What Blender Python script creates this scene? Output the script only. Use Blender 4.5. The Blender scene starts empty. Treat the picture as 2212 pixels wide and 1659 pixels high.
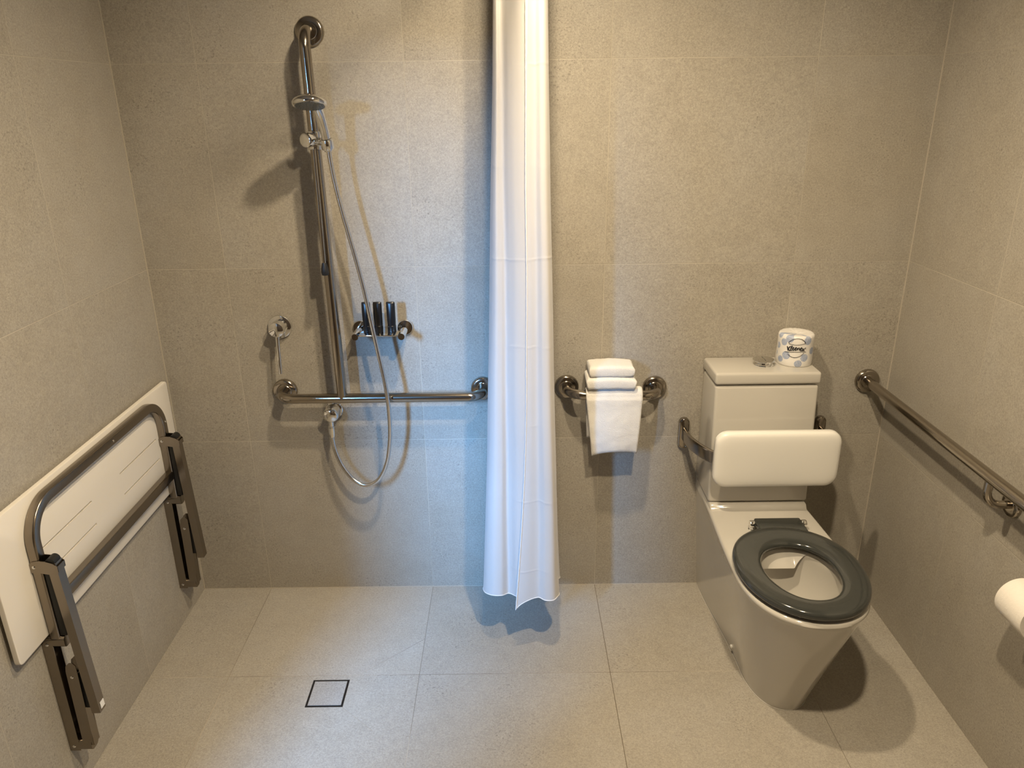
import bpy, bmesh, math, random
from mathutils import Vector, Matrix, noise
V = Vector
PI = math.pi
SC = bpy.context.scene
COL = SC.collection
random.seed(4)

# ------------------------------------------------------------------ camera
cam_d = bpy.data.cameras.new('camera')
cam = bpy.data.objects.new('camera', cam_d)
COL.objects.link(cam)
SC.camera = cam
RX, RY, RZ = -0.3573, 0.01161, -0.00081          # pitch, roll, yaw
M = (Matrix.Rotation(RZ, 3, 'Z') @ Matrix.Rotation(RX, 3, 'X') @ Matrix.Rotation(RY, 3, 'Y')
     @ Matrix.Rotation(PI / 2, 3, 'X'))
cam.matrix_world = Matrix.Translation((0.90014, -2.38658, 1.68984)) @ M.to_4x4()
cam_d.sensor_fit = 'HORIZONTAL'
cam_d.sensor_width = 36.0
cam_d.lens = 36.0 * 1641.44 / 2212.0
cam_d.clip_start = 0.05

# ------------------------------------------------------------------ world, colour
W = bpy.data.worlds.new('world')
SC.world = W
W.use_nodes = True
W.node_tree.nodes['Background'].inputs[0].default_value = (0.55, 0.72, 1.0, 1)
W.node_tree.nodes['Background'].inputs[1].default_value = 0.04
SC.view_settings.view_transform = 'Standard'
SC.view_settings.look = 'None'
SC.view_settings.gamma = 1.0
SC.view_settings.exposure = 0.08
SC.view_settings.use_curve_mapping = False
SC.cycles.use_denoising = True
SC.cycles.max_bounces = 10
SC.cycles.diffuse_bounces = 5
SC.cycles.glossy_bounces = 5
SC.cycles.caustics_reflective = False
SC.cycles.caustics_refractive = False

# ------------------------------------------------------------------ lights
CEIL = 2.42
XL, XR = -0.2497, 2.1658
YF = -2.75
WARM = (1.0, 0.81, 0.55)
DOWNLIGHTS = [  # x, y, watts
    (1.24, -1.53, 146.0),
    (0.945, -0.82, 99.0),
]
for x, y, w in DOWNLIGHTS:
    ld = bpy.data.lights.new('downlight_lamp', 'SPOT')
    ld.energy = w
    ld.color = WARM
    ld.spot_size = math.radians(179)
    ld.spot_blend = 0.85
    ld.shadow_soft_size = 0.036
    lo = bpy.data.objects.new('downlight_lamp', ld)
    lo.location = (x, y, CEIL - 0.012)
    COL.objects.link(lo)
# open sky outside: daylight that reaches in through the added window in the left wall
ad = bpy.data.lights.new('daylight', 'AREA')
ad.energy = 1480.0
ad.color = (0.20, 0.50, 1.0)
ad.shape = 'RECTANGLE'
ad.size = 0.6
ad.size_y = 2.4
al = bpy.data.objects.new('daylight', ad)
al.location = (-1.30, -4.30, 3.05)
al.rotation_euler = V((2.10, 4.30, -2.30)).to_track_quat('-Z', 'Y').to_euler()
COL.objects.link(al)


# ------------------------------------------------------------------ node helpers
class NT:
    def __init__(s, name):
        s.m = bpy.data.materials.new(name)
        s.m.use_nodes = True
        s.t = s.m.node_tree
        s.b = s.t.nodes['Principled BSDF']

    def n(s, typ, **kw):
        nd = s.t.nodes.new(typ)
        for k, v in kw.items():
            setattr(nd, k, v)
        return nd

    def link(s, a, b):
        s.t.links.new(a, b)

    def math(s, op, a, b=None, c=None, clamp=False):
        nd = s.n('ShaderNodeMath', operation=op, use_clamp=clamp)
        for i, v in enumerate((a, b, c)):
            if v is None:
                continue
            if isinstance(v, (int, float)):
                nd.inputs[i].default_value = v
            else:
                s.link(v, nd.inputs[i])
        return nd.outputs[0]

    def mix(s, f, a, b, blend='MIX'):
        nd = s.n('ShaderNodeMix', data_type='RGBA', blend_type=blend)
        for sock, v in ((nd.inputs[0], f), (nd.inputs[6], a), (nd.inputs[7], b)):
            if isinstance(v, (int, float)):
                sock.default_value = v
            elif isinstance(v, tuple):
                sock.default_value = (*v, 1) if len(v) == 3 else v
            else:
                s.link(v, sock)
        return nd.outputs[2]

    def noise(s, vec, scale, detail=4, rough=0.55):
        nd = s.n('ShaderNodeTexNoise')
        nd.inputs['Scale'].default_value = scale
        nd.inputs['Detail'].default_value = detail
        nd.inputs['Roughness'].default_value = rough
        if vec is not None:
            s.link(vec, nd.inputs['Vector'])
        return nd.outputs[0]

    def ramp(s, v, a, b, lo=0.0, hi=1.0):
        nd = s.n('ShaderNodeMapRange')
        nd.inputs[1].default_value = a
        nd.inputs[2].default_value = b
        nd.inputs[3].default_value = lo
        nd.inputs[4].default_value = hi
        s.link(v, nd.inputs[0])
        return nd.outputs[0]

    def bump(s, h, strength, dist):
        nd = s.n('ShaderNodeBump')
        nd.inputs['Strength'].default_value = strength
        nd.inputs['Distance'].default_value = dist
        s.link(h, nd.inputs['Height'])
        s.link(nd.outputs[0], s.b.inputs['Normal'])

    def set(s, **kw):
        for k, v in kw.items():
            s.b.inputs[k].default_value = (*v, 1) if isinstance(v, tuple) and len(v) == 3 else v
        return s


def tile_material(name, a, b, offa, offb, grout, seed, base=(0.355, 0.326, 0.277), diag=None, plain=False, worn=0.84):
    """Large 600 mm porcelain tiles: world position on two axes, thin pale joints, cloudy stone body."""
    k = NT(name)
    pos = k.n('ShaderNodeNewGeometry').outputs['Position']
    sep = k.n('ShaderNodeSeparateXYZ')
    k.link(pos, sep.inputs[0])
    A = k.math('DIVIDE', k.math('SUBTRACT', sep.outputs[a], offa), 0.6)
    B = k.math('DIVIDE', k.math('SUBTRACT', sep.outputs[b], offb), 0.6)
    ia = k.math('FLOOR', A)
    ib = k.math('FLOOR', B)
    comb = k.n('ShaderNodeCombineXYZ')
    k.link(ia, comb.inputs[0])
    k.link(ib, comb.inputs[1])
    comb.inputs[2].default_value = seed
    wn = k.n('ShaderNodeTexWhiteNoise', noise_dimensions='3D')
    k.link(comb.outputs[0], wn.inputs['Vector'])
    sh = k.n('ShaderNodeVectorMath', operation='MULTIPLY_ADD')
    k.link(wn.outputs['Color'], sh.inputs[0])
    sh.inputs[1].default_value = (23, 31, 17)
    k.link(pos, sh.inputs[2])
    P = sh.outputs[0]
    big = k.noise(P, 3.2, 5, 0.6)
    mid = k.noise(P, 22, 5, 0.65)
    fine = k.noise(P, 190, 3, 0.7)
    grain = k.noise(P, 420, 2, 0.6)
    speckm = k.math('MULTIPLY', k.ramp(k.noise(P, 165, 2, 0.5), 0.60, 0.67), k.ramp(k.noise(P, 5.5, 3, 0.6), 0.50, 0.64))
    light = k.math('MULTIPLY', k.ramp(k.noise(P, 120, 2, 0.5), 0.60, 0.72), 0.5)
    val = k.math('ADD', k.ramp(big, 0.25, 0.75, -0.07, 0.07), k.ramp(mid, 0.25, 0.75, -0.06, 0.06))
    val = k.math('ADD', val, k.ramp(fine, 0.25, 0.75, -0.20, 0.20))
    val = k.math('ADD', val, k.ramp(grain, 0.3, 0.7, -0.14, 0.14))
    val = k.math('ADD', val, k.math('MULTIPLY', k.math('SUBTRACT', wn.outputs['Value'], 0.5), 0.06))
    val = k.math('ADD', val, k.math('MULTIPLY', light, 0.10))
    val = k.math('SUBTRACT', val, k.math('MULTIPLY', speckm, 0.28))
    # thin curved veins
    vein = k.n('ShaderNodeTexNoise')
    vein.inputs['Scale'].default_value = 2.4
    vein.inputs['Detail'].default_value = 3
    k.link(P, vein.inputs['Vector'])
    vv = k.math('ABSOLUTE', k.math('SUBTRACT', vein.outputs[0], 0.52))
    vm = k.math('MULTIPLY', k.ramp(vv, 0.0, 0.004, 1.0, 0.0), k.ramp(k.noise(P, 3.7, 2), 0.55, 0.7))
    val = k.math('ADD', val, k.math('MULTIPLY', vm, 0.10))
    val = k.math('ADD', val, 1.0)
    hue = k.mix(k.ramp(big, 0.35, 0.65), base, (base[0] * 0.97, base[1] * 0.99, base[2] * 1.03))
    scl = k.n('ShaderNodeVectorMath', operation='SCALE')
    k.link(hue, scl.inputs[0])
    k.link(val, scl.inputs[3])
    da = k.math('MULTIPLY', k.math('PINGPONG', A, 0.5), 0.6)
    db = k.math('MULTIPLY', k.math('PINGPONG', B, 0.5), 0.6)
    d = k.math('MINIMUM', da, db)
    jm = k.ramp(d, 0.0005, 0.0013, 1.0, 0.0)
    if diag:                                         # falls cut to the drain
        for (x0, y0, x1, y1) in diag:
            L = math.hypot(x1 - x0, y1 - y0)
            ux, uy = (x1 - x0) / L, (y1 - y0) / L
            px = k.math('SUBTRACT', sep.outputs[0], x0)
            py = k.math('SUBTRACT', sep.outputs[1], y0)
            t = k.math('ADD', k.math('MULTIPLY', px, ux), k.math('MULTIPLY', py, uy))
            q = k.math('ABSOLUTE', k.math('SUBTRACT', k.math('MULTIPLY', px, uy), k.math('MULTIPLY', py, ux)))
            on = k.math('MULTIPLY', k.math('GREATER_THAN', t, 0.0), k.math('LESS_THAN', t, L))
            jm = k.math('MAXIMUM', jm, k.math('MULTIPLY', k.math('MULTIPLY', k.ramp(q, 0.0005, 0.0013, 1.0, 0.0), on), 0.75))
    if plain:
        jm = k.math('MULTIPLY', jm, 0.0)
    tone = k.ramp(k.noise(pos, 2.1, 2), 0.42, 0.58)
    g = k.mix(tone, grout, tuple(c * worn for c in grout))
    if diag:                                         # one joint holds more dirt than the rest
        g = k.mix(k.ramp(k.math('ABSOLUTE', k.math('SUBTRACT', sep.outputs[0], 1.2)), 0.004, 0.008, 0.8, 0.0), g, (0.10, 0.075, 0.045))
    colr = k.mix(jm, scl.outputs[0], g)
    k.link(colr, k.b.inputs['Base Color'])
    k.link(k.ramp(mid, 0.3, 0.7, 0.42, 0.56), k.b.inputs['Roughness'])
    k.b.inputs['Specular IOR Level'].default_value = 0.32
    h = k.math('SUBTRACT', k.math('MULTIPLY', fine, 0.12), jm)
    k.bump(h, 0.35, 0.0015)
    return k.m


def metal(name, col, rough, brushed=0.0, stretch=(1, 1, 1)):
    k = NT(name)
    k.set(**{'Metallic': 1.0, 'Base Color': col, 'Roughness': rough})
    if brushed:
        tc = k.n('ShaderNodeTexCoord').outputs['Object']
        mp = k.n('ShaderNodeMapping')
        mp.inputs['Scale'].default_value = stretch
        k.link(tc, mp.inputs[0])
        nz = k.noise(mp.outputs[0], 60, 3)
        k.link(k.ramp(nz, 0.3, 0.7, rough - brushed, rough + brushed), k.b.inputs['Roughness'])
    return k.m


def gloss(name, col, rough, coat=0.0, spec=0.5, wob=0.0):
    k = NT(name)
    k.set(**{'Base Color': col, 'Roughness': rough, 'Coat Weight': coat, 'Coat Roughness': 0.04, 'Specular IOR Level': spec})
    nz = k.noise(k.n('ShaderNodeNewGeometry').outputs['Position'], 35, 3)
    k.link(k.ramp(nz, 0.3, 0.7, max(rough - 0.03, 0.01), rough + 0.03), k.b.inputs['Roughness'])
    if wob:
        k.bump(nz, 0.2, wob)
    return k.m


MAT = {}
MAT['tile_back'] = tile_material('wall tile back', 0, 2, 0.0, 0.0, (0.48, 0.44, 0.37), 1.0)
MAT['tile_left'] = tile_material('wall tile left', 1, 2, -0.456, 0.0, (0.48, 0.44, 0.37), 2.0)
MAT['tile_right'] = tile_material('wall tile right', 1, 2, -0.460, 0.0, (0.48, 0.44, 0.37), 3.0)
MAT['tile_floor'] = tile_material('floor tile', 0, 1, 0.0, -0.4645, (0.46, 0.41, 0.335), 5.0, base=(0.372, 0.341, 0.290), worn=0.45,
                                  diag=[(0.386, -0.484, 0.600, -0.295), (0.384, -0.598, 0.49, -0.69), (0.272, -0.484, 0.22, -0.43)])
MAT['tile_insert'] = tile_material('drain tile', 0, 1, 0.15, -0.30, (0.40, 0.35, 0.28), 5.0, base=(0.35, 0.328, 0.293), plain=True)
MAT['paint'] = gloss('white paint', (0.78, 0.76, 0.72), 0.6)
MAT['bounce_absorber'] = gloss('dark bounce absorber', (0.07, 0.05, 0.035), 0.5)
MAT['ceiling_paint'] = gloss('pale grey ceiling paint', (0.42, 0.40, 0.37), 0.7)
MAT['paint_hall'] = gloss('grey yard render', (0.16, 0.15, 0.14), 0.7)
MAT['steel'] = metal('brushed stainless steel', (0.38, 0.342, 0.292), 0.16)
MAT['steel_dark'] = metal('satin stainless steel', (0.29, 0.252, 0.208), 0.25)
MAT['chrome'] = metal('polished chrome', (0.80, 0.80, 0.79), 0.05)
MAT['hose'] = metal('silver hose', (0.72, 0.71, 0.69), 0.2)
MAT['porcelain'] = gloss('white porcelain', (0.52, 0.50, 0.46), 0.12, 0.6)
MAT['pad'] = gloss('white vinyl pad', (0.80, 0.79, 0.755), 0.32)
MAT['board'] = gloss('white seat board', (0.76, 0.725, 0.665), 0.35)
MAT['seat'] = gloss('dark grey seat plastic', (0.036, 0.039, 0.037), 0.13, 0.3)
MAT['black'] = gloss('black plastic', (0.004, 0.004, 0.005), 0.33)
MAT['rubber_and_shade'] = gloss('black rubber', (0.008, 0.008, 0.008), 0.5)  # also stands in for shade in the gaps of the folding seat
MAT['drain'] = gloss('black drain metal', (0.012, 0.011, 0.011), 0.3)
MAT['sprayface'] = gloss('grey green spray face', (0.16, 0.155, 0.12), 0.35)
MAT['ink'] = gloss('black ink', (0.012, 0.012, 0.016), 0.6)
MAT['sticker'] = gloss('white sticker', (0.8, 0.8, 0.78), 0.5)
MAT['cap'] = gloss('white cap', (0.86, 0.85, 0.80), 0.3)


def cloth(name, col, bump_scale, bump_d, trans=0.0, crease=False):
    k = NT(name)
    k.set(**{'Base Color': col, 'Roughness': 0.75, 'Sheen Weight': 0.25, 'Specular IOR Level': 0.2})
    pos = k.n('ShaderNodeNewGeometry').outputs['Position']
    nz = k.noise(pos, bump_scale, 3, 0.65)
    if crease:                                         # fold lines left by the packaging
        sep = k.n('ShaderNodeSeparateXYZ')
        k.link(pos, sep.inputs[0])
        wob = k.math('MULTIPLY', k.math('SUBTRACT', k.noise(pos, 9, 2), 0.5), 0.035)
        zz = k.math('ADD', sep.outputs[2], wob)
        dd = k.math('MULTIPLY', k.math('PINGPONG', k.math('DIVIDE', k.math('SUBTRACT', zz, 0.06), 0.245), 0.5), 0.245)
        cr = k.ramp(dd, 0.0, 0.006, 1.0, 0.0)
        cr = k.math('MULTIPLY', cr, k.ramp(k.noise(pos, 7, 2), 0.40, 0.60))
        mid = k.math('MULTIPLY', k.noise(pos, 14, 3), 1.6)
        nz = k.math('ADD', k.math('ADD', cr, mid), k.math('MULTIPLY', nz, 0.12))
    k.bump(nz, 0.7 if not crease else 0.38, bump_d)
    if trans:
        out = k.t.nodes['Material Output']
        tr = k.n('ShaderNodeBsdfTranslucent')
        tr.inputs[0].default_value = (*col, 1)
        mx = k.n('ShaderNodeMixShader')
        mx.inputs[0].default_value = trans
        k.link(k.b.outputs[0], mx.inputs[1])
        k.link(tr.outputs[0], mx.inputs[2])
        k.link(mx.outputs[0], out.inputs[0])
    return k.m


MAT['towel'] = cloth('white terry towel', (0.80, 0.785, 0.755), 430, 0.0040)
MAT['curtain'] = cloth('white curtain cloth', (0.76, 0.745, 0.735), 600, 0.0016, 0.22, True)
MAT['hem'] = cloth('white hem tape', (0.86, 0.85, 0.83), 500, 0.0012)
MAT['paper'] = cloth('white tissue paper', (0.79, 0.755, 0.70), 120, 0.001)


# ------------------------------------------------------------------ mesh helpers
def obj(name, bm, mat, parent=None, smooth=True, angle=40, loc=None):
    """Link one mesh; geometry is in world space, the origin goes to loc (or to the parent's)."""
    me = bpy.data.meshes.new(name)
    bmesh.ops.recalc_face_normals(bm, faces=bm.faces)
    base = V((0, 0, 0))
    p = parent
    while p is not None:
        base += p.location
        p = p.parent
    if parent is None and loc is not None:
        base = V(loc)
    bmesh.ops.translate(bm, verts=bm.verts, vec=-base)
    bm.to_mesh(me)
    bm.free()
    for m in (mat if isinstance(mat, (list, tuple)) else [mat]):
        me.materials.append(MAT[m] if isinstance(m, str) else m)
    if smooth:
        for f in me.polygons:
            f.use_smooth = True
        me.set_sharp_from_angle(angle=math.radians(angle))
    o = bpy.data.objects.new(name, me)
    COL.objects.link(o)
    if parent is not None:
        o.parent = parent
    elif loc is not None:
        o.location = loc
    return o


def tag(o, label, cat, group=None):
    o['label'] = label
    o['category'] = cat
    if group:
        o['group'] = group
    return o


def thing(name, label, cat, loc, group=None):
    o = bpy.data.objects.new(name, None)
    o.empty_display_size = 0.05
    COL.objects.link(o)
    o.location = loc
    return tag(o, label, cat, group)


def struct(name, bm, mat, smooth=False):
    o = obj(name, bm, mat, None, smooth)
    o['kind'] = 'structure'
    return o


def box(x0, x1, y0, y1, z0, z1, bev=0.0, seg=2, bm=None):
    b = bmesh.new()
    vs = [b.verts.new((x, y, z)) for z in (z0, z1) for y in (y0, y1) for x in (x0, x1)]
    for f in ((0, 2, 3, 1), (4, 5, 7, 6), (0, 1, 5, 4), (1, 3, 7, 5), (3, 2, 6, 7), (2, 0, 4, 6)):
        b.faces.new([vs[i] for i in f])
    if bev:
        bmesh.ops.bevel(b, geom=b.edges[:], offset=bev, segments=seg, affect='EDGES', profile=0.5)
    if bm is None:
        return b
    return merge(bm, b)


def merge(dst, src):
    me = bpy.data.meshes.new('t')
    src.to_mesh(me)
    src.free()
    dst.from_mesh(me)
    bpy.data.meshes.remove(me)
    return dst


def fillet(pts, r, n=10):
    pts = [V(p) for p in pts]
    out = [pts[0]]
    for i in range(1, len(pts) - 1):
        a, b, c = pts[i - 1], pts[i], pts[i + 1]
        u, w = (a - b).normalized(), (c - b).normalized()
        ang = u.angle(w)
        d = min(r / math.tan(ang / 2), (a - b).length * 0.98, (c - b).length * 0.98)
        rr = d * math.tan(ang / 2)
        cen = b + (u + w).normalized() * (rr / math.sin(ang / 2))
        s, e = b + u * d - cen, b + w * d - cen
        tot = s.angle(e)
        ax = s.cross(e).normalized()
        for k in range(n + 1):
            out.append(cen + Matrix.Rotation(tot * k / n, 3, ax) @ s)
    out.append(pts[-1])
    return out


def sweep(pts, prof, up=None, closed=False, cap=True, scale=None, bm=None):
    """Carry a closed 2-D profile along a path with a twist-free frame."""
    b = bmesh.new() if bm is None else bm
    pts = [V(p) for p in pts]
    n = len(pts)
    tans = []
    for i in range(n):
        if closed:
            t = pts[(i + 1) % n] - pts[i - 1]
        else:
            t = pts[min(i + 1, n - 1)] - pts[max(i - 1, 0)]
        tans.append(t.normalized())
    u = V(up) if up is not None else (V((0, 0, 1)) if abs(tans[0].z) < 0.9 else V((0, 1, 0)))
    rings = []
    for i in range(n):
        t = tans[i]
        u = (u - t * u.dot(t)).normalized()
        w = t.cross(u)
        s = scale(i / max(n - 1, 1)) if scale else 1.0
        rings.append([b.verts.new(pts[i] + w * (p[0] * s) + u * (p[1] * s)) for p in prof])
    m = len(prof)
    for i in range(n if closed else n - 1):
        r0, r1 = rings[i], rings[(i + 1) % n]
        for j in range(m):
            b.faces.new((r0[j], r0[(j + 1) % m], r1[(j + 1) % m], r1[j]))
    if cap and not closed:
        b.faces.new(rings[0][::-1])
        b.faces.new(rings[-1])
    return b


def circ(r, n=20):
    return [(r * math.cos(2 * PI * k / n), r * math.sin(2 * PI * k / n)) for k in range(n)]


def rrect(w, h, r, n=4):
    out = []
    for cx, cy, a0 in ((w / 2 - r, h / 2 - r, 0), (-w / 2 + r, h / 2 - r, 90), (-w / 2 + r, -h / 2 + r, 180), (w / 2 - r, -h / 2 + r, 270)):
        for k in range(n + 1):
            a = math.radians(a0 + 90 * k / n)
            out.append((cx + r * math.cos(a), cy + r * math.sin(a)))
    return out


def tube(pts, r, n=20, bm=None, scale=None):
    return sweep(pts, circ(r, n), bm=bm, scale=scale)


def lathe(prof, origin, axis, n=48, bm=None):
    """prof: (radius, distance along axis)."""
    b = bmesh.new() if bm is None else bm
    ax = V(axis).normalized()
    u = ax.orthogonal().normalized()
    w = ax.cross(u)
    o = V(origin)
    rings = []
    for r, h in prof:
        if r < 1e-6:
            rings.append([b.verts.new(o + ax * h)])
        else:
            rings.append([b.verts.new(o + ax * h + (u * math.cos(2 * PI * k / n) + w * math.sin(2 * PI * k / n)) * r) for k in range(n)])
    for r0, r1 in zip(rings, rings[1:]):
        for k in range(n):
            k2 = (k + 1) % n
            if len(r0) == 1 and len(r1) == 1:
                continue
            if len(r0) == 1:
                b.faces.new((r0[0], r1[k2], r1[k]))
            elif len(r1) == 1:
                b.faces.new((r0[k], r0[k2], r1[0]))
            else:
                b.faces.new((r0[k], r0[k2], r1[k2], r1[k]))
    return b


def catmull(pts, n=10, closed=False):
    P = [V(p) for p in pts]
    out = []
    m = len(P)
    rng = range(m if closed else m - 1)
    for i in rng:
        if closed:
            p0, p1, p2, p3 = P[i - 1], P[i], P[(i + 1) % m], P[(i + 2) % m]
        else:
            p0, p1, p2, p3 = P[max(i - 1, 0)], P[i], P[i + 1], P[min(i + 2, m - 1)]
        for k in range(n):
            t = k / n
            out.append(0.5 * ((2 * p1) + (p2 - p0) * t + (2 * p0 - 5 * p1 + 4 * p2 - p3) * t * t + (3 * p1 - p0 - 3 * p2 + p3) * t ** 3))
    if not closed:
        out.append(P[-1])
    return out


def flange_prof(r, h=0.014):
    """Domed cover plate: (radius, height off the wall)."""
    return [(0, -0.001), (r, -0.001), (r, h * 0.35), (r * 0.985, h * 0.6), (r * 0.93, h * 0.85), (r * 0.85, h), (r * 0.56, h), (r * 0.52, h * 1.1), (r * 0.40, h * 1.1), (0, h * 1.1)]


# ------------------------------------------------------------------ the room
T = 0.10
DY0, DY1, DS, DH = -2.62, -1.75, 1.15, 1.95        # unseen window added in the left wall, sill and head shaping the daylight
HX, HY = -3.0, -4.6                            # next room
struct('floor', box(XL - T, XR + T, YF - T, T, -0.10, 0.0), 'tile_floor')
struct('ceiling', box(XL - T, XR + T, YF - T, T, CEIL, CEIL + 0.08), 'ceiling_paint')
struct('wall_back', box(XL - T, XR + T, 0.0, T, 0.0, CEIL), 'tile_back')
struct('wall_right', box(XR, XR + T, YF - T, 0.0, 0.0, CEIL), 'tile_right')
struct('wall_front', box(XL - T, XR, YF - T, YF, 0.0, CEIL), 'bounce_absorber')  # unseen wall, made dark to cut bounce light and darken reflections
b = box(XL - T, XL, DY1, 0.0, 0.0, CEIL)
box(XL - T, XL, YF, DY0, 0.0, CEIL, bm=b)
box(XL - T, XL, DY0, DY1, DH, CEIL, bm=b)
box(XL - T, XL, DY0, DY1, 0.0, DS, bm=b)
struct('wall_left', b, 'tile_left')
b = box(XL - T - 0.01, XL + 0.004, DY1 - 0.03, DY1, DS, DH, 0.002)
box(XL - T - 0.01, XL + 0.004, DY0, DY0 + 0.03, DS, DH, 0.002, bm=b)
box(XL - T - 0.01, XL + 0.004, DY0, DY1, DH - 0.03, DH, 0.002, bm=b)
box(XL - T - 0.01, XL + 0.004, DY0, DY1, DS, DS + 0.03, 0.002, bm=b)
struct('unseen_window_1', b, 'paint')
# unseen yard added beyond the window, left open for the daylight
struct('floor_yard', box(HX, XL - T, HY, 0.0, -0.10, 0.0), 'paint_hall')
struct('wall_yard_left', box(HX - T, HX, HY, 0.0, 0.0, CEIL), 'paint_hall')
struct('wall_yard_back', box(HX, XL - T, 0.0, T, 0.0, CEIL), 'paint_hall')
# caulk in the corners of the tiling
MAT['caulk'] = gloss('beige caulk', (0.46, 0.42, 0.355), 0.6)
struct('trim_3', box(XL, XL + 0.0028, -0.0028, 0.0, 0.0, CEIL), 'caulk')
struct('trim_4', box(XR - 0.0028, XR, -0.0028, 0.0, 0.0, CEIL), 'caulk')
struct('trim_5', box(XL + 0.0028, XR - 0.0028, -0.0018, 0.0, 0.0, 0.0018), 'caulk')
# ceiling downlight trims
for x, y, w in DOWNLIGHTS:
    struct('trim_1', lathe([(0.034, 0.0), (0.046, 0.0), (0.048, -0.004), (0.046, -0.007), (0.036, -0.006), (0.034, 0.0)], (x, y, CEIL), (0, 0, 1)), 'paint', True)
# curtain track fixed to the ceiling
TRACK = 2.16
b = box(0.915, 0.945, -1.15, 0.0, TRACK, TRACK + 0.022, 0.003)
for y in (-0.10, -0.60, -1.10):
    box(0.925, 0.935, y - 0.005, y + 0.005, TRACK + 0.02, CEIL, bm=b)
struct('trim_2', b, 'paint')

# ------------------------------------------------------------------ shower grab rail (inverted T)
RZ0, RYO, RR = 0.786, -0.080, 0.0160
root = thing('shower_grab_rail', 'brushed steel T shaped grab rail with tall upright on the shower wall', 'grab rail', (0.345, 0, RZ0))
obj('horizontal_tube', tube(fillet([(0.142, -0.004, RZ0), (0.142, RYO, RZ0), (0.805, RYO, RZ0), (0.805, -0.004, RZ0)], 0.046, 14), RR, 24), 'steel', root)
obj('upright_tube', tube(fillet([(0.337, -0.004, 1.880), (0.337, RYO, 1.880), (0.349, RYO, RZ0)], 0.046, 14), RR, 24), 'steel', root)
for x, z in ((0.142, RZ0), (0.805, RZ0), (0.337, 1.880)):
    obj('wall_flange', lathe(flange_prof(0.041), (x, 0, z), (0, -1, 0)), 'steel', root)

# ------------------------------------------------------------------ hand shower, slider, hose, outlet, mixer
HX0, HY0, HZ0 = 0.3665, -0.205, 1.690
hs = thing('hand_shower', 'chrome round hand shower head pointing down on its slider', 'shower head', (HX0, HY0, HZ0))
axis = V((0.02, -0.28, -0.96)).normalized()
b = lathe([(0, -0.017), (0.018, -0.0165), (0.032, -0.013), (0.043, -0.006), (0.0465, 0.000), (0.0468, 0.004), (0.0455, 0.008), (0.042, 0.0095), (0, 0.0095)], (HX0, HY0, HZ0), axis)
obj('head', b, 'chrome', hs)
b = lathe([(0, 0.0115), (0.030, 0.0112), (0.040, 0.0100), (0.0405, 0.0085), (0, 0.0085)], (HX0, HY0, HZ0), axis)
u = axis.orthogonal().normalized()
w = axis.cross(u)
for rr, kk in ((0.009, 6), (0.018, 12), (0.027, 18), (0.035, 24)):
    for k in range(kk):
        c = V((HX0, HY0, HZ0)) + axis * 0.0112 + (u * math.cos(2 * PI * k / kk) + w * math.sin(2 * PI * k / kk)) * rr
        lathe([(0.0013, -0.001), (0.001, 0.0012), (0, 0.0012)], c, axis, 6, b)
obj('spray_face', b, 'sprayface', hs)
hpath = catmull([(HX0 + 0.001, HY0 + 0.012, HZ0 + 0.006), (0.371, -0.172, 1.690), (0.376, -0.150, 1.664), (0.381, -0.133, 1.622), (0.384, -0.122, 1.585), (0.3855, -0.116, 1.560)], 8)
obj('handle', tube(hpath, 0.0135, 18, scale=lambda t: 1.2 - 0.35 * t), 'chrome', hs)

sl = thing('shower_slider', 'chrome slider clamp on the upright rail with thin pull rod and black tip', 'shower slider', (0.341, RYO, 1.588))
obj('clamp_body', lathe([(0.0165, -0.026), (0.0205, -0.025), (0.0215, -0.02), (0.0215, 0.02), (0.0205, 0.025), (0.0165, 0.026)], (0.341, RYO, 1.588), (0, 0, 1), 36), 'chrome', sl)
b = lathe([(0.0, 0.024), (0.015, 0.0235), (0.0195, 0.021), (0.0205, 0.017), (0.0205, -0.004), (0.018, -0.008), (0.0, -0.008)], (0.331, RYO - 0.022, 1.590), (-0.35, -0.93, 0.0), 36)
obj('knob', b, 'chrome', sl)
b = lathe([(0.0130, -0.015), (0.0175, -0.014), (0.0185, -0.010), (0.0178, 0.012), (0.0165, 0.014), (0.0135, 0.014)], (0.3845, -0.121, 1.580), (-0.06, -0.3, 0.95), 30)
lathe([(0.011, 0.0), (0.011, 0.03), (0, 0.03)], (0.352, -0.100, 1.585), (0.8, -0.55, 0), 20, b)
obj('handle_holder', b, 'chrome', sl)
rod = obj('pull_rod', tube([(0.3425, -0.112, 1.565), (0.3420, -0.112, 1.40), (0.3405, -0.112, 1.235)], 0.0060, 14), 'steel', sl)
obj('rod_tip', lathe([(0, 0.0), (0.0062, 0.0), (0.0075, 0.004), (0.0105, 0.018), (0.0115, 0.030), (0.0095, 0.038), (0, 0.0405)], (0.3404, -0.112, 1.238), (0, 0, -1), 24), 'rubber_and_shade', rod)

hpts = [(0.3860, -0.1150, 1.566), (0.3872, -0.113, 1.535), (0.3925, -0.110, 1.48), (0.405, -0.108, 1.40), (0.421, -0.107, 1.32), (0.437, -0.107, 1.24), (0.4525, -0.108, 1.155),
        (0.466, -0.109, 1.06), (0.480, -0.111, 0.965), (0.4945, -0.113, 0.87), (0.502, -0.114, 0.79), (0.5025, -0.110, 0.71), (0.497, -0.104, 0.64),
        (0.480, -0.096, 0.557), (0.447, -0.088, 0.493), (0.404, -0.080, 0.468), (0.362, -0.072, 0.482), (0.325, -0.064, 0.528), (0.303, -0.058, 0.585), (0.2955, -0.055, 0.640)]
ho = tag(obj('shower_hose', tube(catmull(hpts, 14), 0.0068, 14, scale=lambda t: 1.0 + 0.05 * math.sin(t * 900)), 'hose', loc=(0.2955, -0.055, 0.640)),
         'silver flexible shower hose looping from the slider down to the wall outlet', 'shower hose')

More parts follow.
